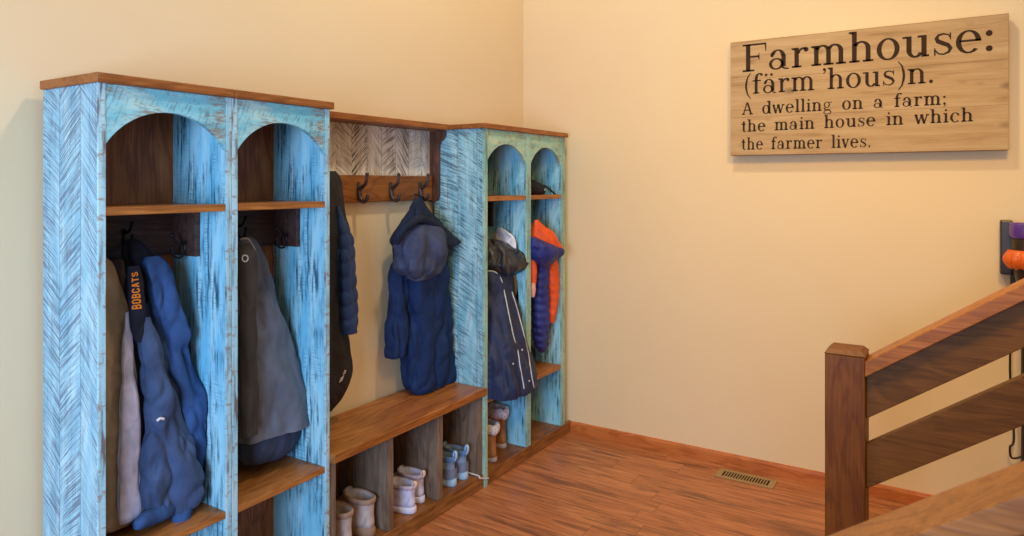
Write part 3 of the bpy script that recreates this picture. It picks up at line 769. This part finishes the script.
# right bay: orange and navy puffer
L4 = (3.358, 3.705, -.50, -.082, -.386, 3.3, 3.80)
t = thing('puffer_jacket', 'indigo and orange puffer jacket with hood in the rightmost cabinet bay', 'jacket', (3.5, -.25, .5))
drape_obj('body', 'puffer_navy', t, [(256,533,548),(270,533,549),(290,533,549),(310,533,549),(330,533.5,549),(345,536,548.5),(350,539,546),(352.5,541,544)],
      -.335, .75, lim=L4, quilt=(.046, .20, .35), folds=((3,.03,0,1),), wr=.003, hollow=False)
drape_obj('side_panel', 'orange', t, [(254,545,556),(265,545,558),(280,545,559),(295,546,558.5),(310,547,557),(322,548,555)], -.352, .7, lim=L4, quilt=(.046, .12, .2), folds=((3,.03,0,1),), wr=.004, label='orange quilted panel')
drape_obj('hood_lining', 'orange', t, [(220,535,538),(224,533,542),(230,531,549),(238,530,556),(246,531,561),(251,535,562),(256,540,560)], -.355, .6, lim=L4, folds=((3,.05,0,.4),(6,.05,1,1)), top_fold=1, hollow=False, wr=.012, wf=18, label='orange hood lining')
def hood_rows(): return [(237,531,535,-.38),(241,531,543,-.39),(246,531,554,-.40),(250,531,562,-.40),(254,532,563,-.40),(260,534,558,-.39),(266,537,549,-.37)]
drape_obj('hood', 'puffer_navy', t, hood_rows(), -.29, .5, lim=L4, folds=((3,.05,0,.6),(7,.04,1,1)), top_fold=1, hollow=False, wr=.012, wf=17)
drape_obj('sleeve', 'orange', t, [(258,530,535),(268,530,536.5),(278,530,536.5),(284,530.5,536)], -.36, .8, lim=L4, folds=((3,.05,0,1),), wr=.003, label='orange sleeve')
drape_obj('cuff', 'pink', t, [(283,530.5,535.5),(290,531,535.5),(297,531,534)], -.362, .7, lim=L4, folds=((3,.05,0,1),), wr=.002, label='pale pink cuff')

# things on the upper shelf, right bay
M['black_bag'] = cloth('black_pouch_fabric', (34,32,34), .6, 20, .5)
t = thing('pouch', 'small black pouch with strap on the top shelf behind the right arch', 'bag', (3.50, -.25, 1.461))
b0 = at_z(540, 199, 1.462)
rings = []
cxp, cyp = 3.555, -.28
for z, a, b in ((.001,.085,.05),(.012,.10,.06),(.035,.10,.062),(.056,.095,.055),(.072,.07,.04),(.078,.03,.02)):
    rings.append([Vector((cxp+a*math.cos(th)*(1+.06*math.sin(3*th)), cyp+b*math.sin(th)*(1+.07*math.sin(2*th+1)), 1.461+z + (.012*math.cos(th) if z > .03 else 0)*-1)) for th in [2*PI*i/36 for i in range(36)]])
obj('body', MB().loft(rings), 'black_bag', t, True)
obj('strap', MB().tube([(3.60, -.29, 1.515), (3.635, -.31, 1.512), (3.66, -.33, 1.49), (3.685, -.35, 1.464), (3.69, -.352, 1.464)], .0055, 8, 5), 'black_bag', t, True)
obj('snap', MB().ball((3.585, -.339, 1.490), .007, 10), 'silver', t, True)
tag(obj('strap_roll', MB().tube([(3.395+.012*math.cos(a), -.34+.012*math.cos(a), 1.486+.020*math.sin(a)) for a in [2*PI*i/14 for i in range(15)]], .006, 8, 2), plain('tan_strap', (176,160,120), .7), None, True, base=(3.385, -.31, 1.462)),
    'small tan strap loop on the top shelf beside the black pouch', 'strap')

# ------------------------------------------------------------------ footwear
def foot_ring(y0, y1, w, z, n=40, toe=.55, tilt=0):
    """outline of a foot slice from heel y0 to toe y1"""
    pts = []; L = y1-y0
    for i in range(n):
        th = 2*PI*i/n; s = (1-math.cos(th))/2           # 0 heel .. 1 toe
        wid = w*(abs(math.sin(th))**.72)*(.86+.22*s*(1 if L > .15 else .3))
        pts.append(Vector((math.copysign(wid, math.sin(th)) if abs(math.sin(th)) > 1e-6 else 0, y0+L*s, z + tilt*s)))
    return pts
def shoe(name, label, cat, pos, yaw, kind, mats, group, sc=(1, 1), tabs=True):
    up, sole, col, tab = mats[:4]
    t = thing(name, label, cat, pos, group); t.rotation_euler = (0, 0, yaw)
    T = Vector(pos)
    def put(nm, mb, m, sm=True, lab=None, par=None):
        mb.v = [(v[0]*sc[0]+T.x, v[1]*sc[0]+T.y, v[2]*sc[1]+T.z) for v in mb.v]
        return obj(nm, mb, m, par or t, sm, lab)
    if kind == 'ankle':   prof = [(.0,.268,.043,.028),(.0,.266,.044,.05),(.002,.252,.0435,.066),(.004,.205,.0430,.084),(.004,.160,.0430,.102),(.003,.142,.0435,.118),(.001,.135,.0440,.134)]
    elif kind == 'low':   prof = [(.0,.262,.040,.026),(.0,.260,.041,.045),(.004,.240,.040,.062),(.006,.190,.038,.078),(.003,.145,.036,.092),(.0,.125,.035,.104)]
    else:                 prof = [(.0,.255,.046,.022),(.0,.254,.047,.05),(.004,.235,.046,.075),(.006,.185,.045,.098),(.006,.145,.045,.12),(.004,.132,.046,.16),(.0,.13,.048,.20)]
    rings = [foot_ring(*p) for p in prof]
    a, b, w, z = prof[-1]
    for k, dz in ((.006, .004), (.010, 0), (.012, -.03), (.013, -.06)):
        rings.append(foot_ring(a+k, b-k, w-k*.8, z+dz))
    put('upper', MB().loft(rings, True, True), up)
    a, b, w, z = prof[0]
    put('sole', MB().loft([foot_ring(-.004, b+.003, w, .0), foot_ring(-.006, b+.006, w+.004, .006), foot_ring(-.005, b+.005, w+.0035, z), foot_ring(0, b, w-.001, z+.004)]), sole)
    a, b, w, z = prof[-1]
    if kind == 'tall':
        mb = MB(); rg = []
        for k, zz in ((.004,z-.035),(.016,z-.028),(.020,z-.005),(.016,z+.014),(.002,z+.022),(-.012,z+.012),(-.014,z-.02)):
            r = foot_ring(a-k, b+k, w+k*.9, zz)
            for i, p in enumerate(r):
                n = mnoise.noise(Vector((p.x*60, p.y*60, zz*60+pos[0]*9)))*.005; p.x += n; p.y += n; p.z += mnoise.noise(Vector((p.x*25+5, p.y*25, pos[0])))*.016
            rg.append(r)
        put('fur_cuff', MB().loft(rg, False, False), col)
    else:
        rg = [foot_ring(a-k, b+k, w+k, z+dz) for k, dz in ((.0008,-.014),(.003,-.010),(.004,-.001),(.0025,.005),(-.002,.007),(-.006,.004),(-.008,-.006))]
        put('collar', MB().loft(rg, False, False), col)
        if tabs: put('pull_tab', MB().tube([(0, .004, z-.012), (0, -.008, z+.004), (0, -.007, z+.022), (0, .004, z+.020), (0, .006, z)], .005, 8, 4, 1.6), tab)
        fl = []
        lace = MB()
        for i in range(4):
            y = .152+.022*i; zz = (.104 if kind == 'ankle' else .094) - .0125*i
            lace.tube([(-.024, y, zz-.008), (0, y-.004, zz+.006), (.024, y, zz-.008)], .003, 6, 4)
        put('laces', lace, tab)
        tg = MB(); tg.loft([[Vector((sx*(.022-.0), y, zz)) + Vector((0, dy, dz)) for sx, dy, dz in ((-1, 0, 0), (-.5, 0, .006), (0, 0, .008), (.5, 0, .006), (1, 0, 0), (.5, -.005, -.004), (0, -.006, -.004), (-.5, -.005, -.004))]
              for y, zz in ((.20, .075 if kind == 'ankle' else .068), (.165, .098 if kind == 'ankle' else .088), (.135, z-.004), (.130, z+.012))])
        put('tongue', tg, up)
        if kind == 'low': put('heel_patch', MB().loft([[p for p in foot_ring(-.0035, .07, w+.0028 if kind == 'low' else .0425, zz, 28)] for zz in (.032, .05, .066)], False, False), mats[4] if len(mats) > 4 else sole)
    return t
M['boot_tan'] = cloth('scuffed_grey_tan_leather', (188,170,158), .7, 18, .3, .004)
M['boot_tan_sole'] = plain('tan_rubber', (150,116,90), .7)
M['boot_collar'] = cloth('worn_tan_collar', (164,132,108), .75, 18, .3, .004)
M['shoe_lav'] = cloth('pale_lavender_suede', (206,204,224), .8, 20, .25, .004)
M['shoe_lav_sole'] = plain('pale_lavender_sole', (216,210,224), .6)
M['shoe_lav_collar'] = cloth('lavender_padded_collar', (186,172,182), .85, 20, .3, .004)
M['peach'] = plain('peach_tab', (226,190,168), .7)
M['snk_grey'] = cloth('blue_grey_mesh', (132,152,178), .8, 24, .25, .003)
M['snk_sole'] = plain('pale_blue_sole', (160,190,216), .6)
M['snk_collar'] = cloth('dark_slate_collar', (96,128,172), .85, 20, .3, .003)
M['snk_dark'] = plain('dark_grey_heel_overlay', (112,122,144), .7)
M['ugg'] = cloth('chestnut_suede', (172,120,76), .9, 14, .3, .006)
M['ugg_sole'] = plain('pale_boot_sole', (176,160,158), .7)
M['fur'] = cloth('white_fleece_trim', (222,212,214), .95, 60, .9, .01)
M['boot_band'] = plain('tan_heel_band', (176,152,138), .7)
P = .067
g = 'shoes in the bench cubbies'
shoe('ankle_boot', 'scuffed tan ankle boot in the first cubby, touching the cubby wall by the turquoise locker', 'boot', (2.0, -.352, P), -.05, 'ankle', ('boot_tan','boot_tan_sole','boot_collar','boot_collar'), g, (1.15, 1.1), False)
shoe('ankle_boot', 'scuffed tan ankle boot in the first cubby, the one nearer the white shoes', 'boot', (2.135, -.345, P), -.06, 'ankle', ('boot_tan','boot_tan_sole','boot_collar','boot_collar'), g, (1.15, 1.1), False)
shoe('ankle_boot', 'pale lavender ankle boot in the second cubby, the nearer one of its pair', 'boot', (2.385, -.358, P), .04, 'ankle', ('shoe_lav','shoe_lav_sole','shoe_lav_collar','peach'), g, (1.08, .88))
shoe('ankle_boot', 'pale lavender ankle boot in the second cubby, beside the divider next to the blue sneakers', 'boot', (2.484, -.325, P), .0, 'ankle', ('shoe_lav','shoe_lav_sole','shoe_lav_collar','peach'), g, (1.02, .92))
shoe('sneaker', 'blue grey sneaker in the third cubby, half hidden by the divider', 'shoe', (2.70, -.345, P), .02, 'low', ('snk_grey','snk_sole','snk_collar','snk_sole','snk_dark'), g, (1.05, 1.3))
shoe('sneaker', 'blue grey sneaker in the third cubby, nearer the white cord', 'shoe', (2.795, -.345, P), .0, 'low', ('snk_grey','snk_sole','snk_collar','snk_sole','snk_dark'), g, (1.05, 1.3))
g = 'fleece lined boots in the corner cabinet'
shoe('fur_boot', 'chestnut suede boot with white fleece cuff, half hidden by the cabinet edge', 'boot', (3.055, -.345, P), .05, 'tall', ('ugg','ugg_sole','fur','fur'), g, (.9, .9))
shoe('fur_boot', 'chestnut suede boot with white fleece cuff standing clear inside the corner cabinet', 'boot', (3.24, -.285, P), .0, 'tall', ('ugg','ugg_sole','fur','fur'), g, (.85, 1.0))
tag(obj('cord', MB().tube([(2.848, -.12, .072), (2.850, -.25, .072), (2.846, -.375, .074), (2.84, -.392, .068), (2.87, -.392, .055), (2.90, -.395, .045), (2.915, -.394, .04)], .004, 8), 'white_cord', None, True, base=(2.84, -.38, .066)),
    'thin white cord running out of the cubby beside the blue grey sneakers', 'cord')

# ------------------------------------------------------------------ sign on the right wall
def sign_mat():
    m = Mat('weathered_sign_boards', .8, .2); v, x, y, z = m.obj()
    g = m.noise(m.vec(1.0, m.math('MULTIPLY', y, 2.2), m.math('MULTIPLY', z, 26)), 1, 5, .6, .5)
    f = m.noise(m.vec(1.0, m.math('MULTIPLY', y, 8), m.math('MULTIPLY', z, 190)), 1, 3, .6)
    k = m.math('ADD', m.math('MULTIPLY', g, .75), m.math('MULTIPLY', f, .25))
    col = m.ramp(k, [(.3, lin((150,116,78))), (.45, lin((184,148,104))), (.6, lin((196,162,118))), (.75, lin((204,174,132)))])
    vo = m.n('ShaderNodeTexVoronoi'); m.put(vo.inputs['Vector'], m.vec(0.0, m.math('MULTIPLY', y, 4.2), m.math('MULTIPLY', z, 8))); vo.inputs['Scale'].default_value = 1.0
    kn = m.step(vo.outputs['Distance'], .17, .05)
    col = m.mix(m.math('MULTIPLY', kn, .6), col, lin((104,74,52)))
    row = m.math('FRACT', m.math('DIVIDE', m.math('ADD', z, .2), .2))
    seam = m.math('LESS_THAN', row, .012)
    col = m.mix(m.math('MULTIPLY', seam, .5), col, lin((110,80,56)))
    m.color(col); m.bump(m.math('ADD', k, m.math('MULTIPLY', seam, -1.0)), .25, .002); return m.m
M['sign'] = sign_mat()
M['ink'] = plain('dark_brown_lettering', (58,40,26), .8, .2)
SX, SY, SZ = 3.772, -1.371, 1.675
t = thing('wall_sign', 'wooden wall sign with dark serif Farmhouse definition on the right wall', 'sign', (WX, SY-.605, SZ))
board = obj('board', MB().box(SX, WX-.022, SY-1.212, SY, SZ, SZ+.604, .003), 'sign', t)
for zz in (SZ+.14, SZ+.42):
    obj('batten', MB().box(WX-.022, WX-.001, SY-1.12, SY-.09, zz, zz+.06, .002), 'sign', t)
LINES = [("Farmhouse:", (127,215), (880,150), None, .02, .0), ("(färm 'hous)n.", (132,281), (700,246), .17, .02, .0),
         ("A dwelling on a farm;", (125,342), (735,311), .46, .045, .0), ("the main house in which", (123,393), (815,361), .46, .045, 0), ("the farmer lives.", (123,446), (510,438), .46, .045, 0)]
EMS = (.200, .142, .088, .086, .086)
STS = ((.108,.046), (.108,.046), (.125,.06), (.125,.06), (.125,.06))
for (txt, a, b, sp_, tr, _), em, (ST, TN) in zip(LINES, EMS, STS):
    A = at_x(700+a[0]/2.978, a[1]/2.978, SX); B = at_x(700+b[0]/2.978, b[1]/2.978, SX)
    polys, W = text_polys(txt, tr, sp_)
    kx = (A.y-B.y)/W; sl_ = (B.z-A.z)/W
    def fn(x, y, h, A=A, kx=kx, sl_=sl_, em=em): return Vector((SX-.0004-h, A.y-x*kx, A.z + x*sl_ + y*em))
    obj('lettering', letters_mb(polys, fn, .0006), 'ink', board, label='dark lettering ' + {'F': 'of the heading', '(': 'of the pronunciation', 'A': 'starting the definition', 't': 'ending the definition'}[txt[0]])

# ------------------------------------------------------------------ floor register
M['brass'] = plain('tan_metal_register', (170,140,92), .5, .5, .2)
M['duct_shade'] = plain('painted_duct_shade', (40,30,20), .9)
A, B, D_ = at_z(713,476,0), at_z(722,469.5,0), at_z(771,489,0)
vx0, vx1, vy0, vy1 = 3.645, 3.755, -1.615, -1.322
t = thing('floor_register', 'tan metal slotted floor register by the right wall baseboard', 'vent', ((vx0+vx1)/2, (vy0+vy1)/2, 0))
mb = MB()
mb.box(vx0, vx0+.018, vy0, vy1, .0005, .006, .001); mb.box(vx1-.018, vx1, vy0, vy1, .0005, .006, .001)
mb.box(vx0+.017, vx1-.017, vy0, vy0+.03, .0005, .006, .001); mb.box(vx0+.017, vx1-.017, vy1-.03, vy1, .0005, .006, .001)
obj('frame', mb, 'brass', t)
obj('shade_sheet', MB().box(vx0+.016, vx1-.016, vy0+.028, vy1-.028, .0003, .0015, 0), 'duct_shade', t)  # thin dark sheet on the floor, shade under the louvers painted as colour
n = 17; y_a, y_b = vy0+.03, vy1-.03
mb = MB()
for i in range(1, n):
    y = y_a + (y_b-y_a)*i/n; mb.box(vx0+.017, vx1-.017, y-.003, y+.003, .0015, .0055, .0008)
obj('louvers', mb, 'brass', t)

# ------------------------------------------------------------------ stairs and railings
SLP = .685
def sloped(x0, x1, ya, yb, za, h, slope=SLP, bev=.003):
    """board rising towards -y; za = upper edge height at ya, h = vertical height"""
    def z(y): return za + slope*(ya-y)
    return MB().prism([(ya, z(ya)-h), (ya, z(ya)), (yb, z(yb)), (yb, z(yb)-h)], 'x', x0, x1, bev)
def railing(label, x0, post_top, zt=.925):
    w = .126; y0, y1 = -2.126, -2.0
    t = thing('stair_railing', label, 'railing', (x0+w/2, -2.063, 0), 'stained stair railings')
    def post(ya, yb, z0, z1):
        c = .016
        ps = obj('newel_post', MB().box(x0, x0+w, ya, yb, z0, z1-.02, .004), 'newel', t)
        r = lambda k, z: [Vector((x0+k, ya+k, z)), Vector((x0+w-k, ya+k, z)), Vector((x0+w-k, yb-k, z)), Vector((x0+k, yb-k, z))]
        obj('post_cap', MB().loft([r(.0, z1-.0198), r(-.001, z1-.016), r(.014, z1-.001), r(.017, z1)]), 'newel', ps)
    post(y0, y1, 0, post_top)
    yb = -3.5
    obj('handrail', sloped(x0-.008, x0+.112, y0, yb, zt, .052), 'handrail', t)
    obj('rail_board', sloped(x0+.036, x0+.076, y0, yb, zt-.053, .152), 'railboard', t)
    obj('rail_board', sloped(x0+.036, x0+.076, y0, yb, zt-.293, .152), 'railboard', t)
    post(yb-w, yb, 0, zt+SLP*(y0-yb)+.06)
railing('dark stained wooden stair railing with square newel post at the right wall side', 2.64, .956)
railing('out of focus stair railing in the bottom right corner nearest the camera', 1.105, .872, .907)
mb = MB()
pts = [(-2.16, 0)]
for i in range(5):
    y = -2.16-.278*i; pts += [(y, .19*(i+1)), (y-.278, .19*(i+1))]
pts += [(pts[-1][0], 0)]
struct('stairs', MB().prism(pts, 'x', 1.24, 2.638), M['plinth'])

# ------------------------------------------------------------------ cordless vacuum on its wall dock
M['vac_grey'] = plain('grey_plastic', (66,54,42), .35, .5, .3)
M['vac_dark'] = plain('dark_plastic', (44,36,32), .4)
M['vac_purple'] = plain('glossy_purple_plastic', (92,56,140), .2, .6)
M['vac_orange'] = plain('glossy_orange_plastic', (232,104,32), .22, .6)
vx, vy = 3.735, -2.650
t = thing('cordless_vacuum', 'cordless vacuum with purple cap and orange cyclones on wall dock at right edge', 'vacuum cleaner', (vx, vy, .02))
obj('wall_dock', MB().box(3.775, WX-.001, vy+.052, vy+.098, 1.125, 1.365, .006).box(3.79, WX-.001, vy-.05, vy+.06, .98, 1.33, .006), 'vac_grey', t)
def cyl(r0, r1, z0, z1, wave=0, nw=0, seg=48, mid=None):
    rg = []
    n = 8
    for j in range(n+1):
        s = j/n; z = z0+(z1-z0)*s; r = r0+(r1-r0)*s + (mid or 0)*math.sin(PI*s)
        rg.append([Vector((vx+(r+wave*abs(math.sin(nw*th/2))*math.sin(PI*s))*math.cos(th), vy+(r+wave*abs(math.sin(nw*th/2))*math.sin(PI*s))*math.sin(th), z - wave*.8*abs(math.sin(nw*th/2))*(1-s))) for th in [2*PI*k/seg for k in range(seg)]])
    return MB().loft(rg)
obj('filter_cap', cyl(.066, .066, 1.292, 1.358, mid=.004), 'vac_purple', t, True, 'purple filter cap')
obj('body', cyl(.060, .062, 1.235, 1.292), 'vac_grey', t, True)
obj('cyclone_ring', cyl(.070, .072, 1.168, 1.240, .013, 14, 112, .008), 'vac_orange', t, True, 'orange cyclone ring')
obj('dust_bin', cyl(.035, .060, 1.06, 1.178), 'vac_grey', t, True)
obj('wand', MB().tube([(vx, vy, 1.07), (vx, vy, .10)], .026, 16, 8), 'vac_dark', t, True)
obj('cleaner_head', MB().box(vx-.10, vx+.05, vy-.12, vy+.12, .003, .075, .015, 3).tube([(vx, vy, .12), (vx-.01, vy, .05)], .03, 12, 1), 'vac_dark', t)
obj('charger_cord', MB().tube([(WX-.012, vy+.05, .99), (WX-.01, vy+.06, .7), at_x(1014,436,3.80), at_x(1010,447,3.79), at_x(1012,458,3.80), (3.80, vy+.01, .33)], .0045, 8), 'vac_dark', t, True)

# ------------------------------------------------------------------ light
def lamp(name, kind, loc, energy, color, size=None, target=None, sy=None):
    l = bpy.data.lights.new(name, kind); l.energy = energy; l.color = color
    o = bpy.data.objects.new(name, l); C.objects.link(o); o.location = loc
    if kind == 'AREA':
        l.size = size
        if sy: l.shape = 'RECTANGLE'; l.size_y = sy
    elif size: l.shadow_soft_size = size
    if target is not None:
        o.rotation_euler = (Vector(target)-Vector(loc)).to_track_quat('-Z', 'Y').to_euler()
    return o
lamp('ceiling_lamp', 'POINT', (2.15, -1.45, 4.0), 118, (1.0, .92, .72), .12)
win = lamp('window_daylight', 'AREA', (-1.5, -2.0, 1.35), 54, (.52, .79, 1.25), 1.3, (1.3, -.25, .95), 1.5)
win.data.spread = math.radians(125)
fill = lamp('added_warm_spot', 'SPOT', (1.3, -2.7, 3.3), 205, (1.0, .61, .13), .25, (3.83, -1.6, .25))  # added orange spot with no fitting behind it, warms the lower right wall
fill.data.spot_size = math.radians(78); fill.data.spot_blend = 1.0
w = bpy.data.worlds.new('world'); scene.world = w; w.use_nodes = True
w.node_tree.nodes['Background'].inputs[0].default_value = (1.0, .95, .87, 1)
w.node_tree.nodes['Background'].inputs[1].default_value = .42

# ------------------------------------------------------------------ camera
cd = bpy.data.cameras.new('camera'); co = bpy.data.objects.new('camera', cd); C.objects.link(co)
cd.sensor_width = 36; cd.sensor_fit = 'HORIZONTAL'; cd.lens = FOC/1024*36
cd.shift_y = -(268-HV)/1024; cd.shift_x = 0
co.location = CAM; co.rotation_euler = (PI/2, 0, YAW - PI/2)
cd.dof.use_dof = True; cd.dof.focus_distance = 2.8; cd.dof.aperture_fstop = 5.0
scene.camera = co
vs = scene.view_settings
vs.view_transform = 'Standard'; vs.look = 'None'; vs.gamma = 1; vs.use_curve_mapping = False; vs.exposure = 0.0
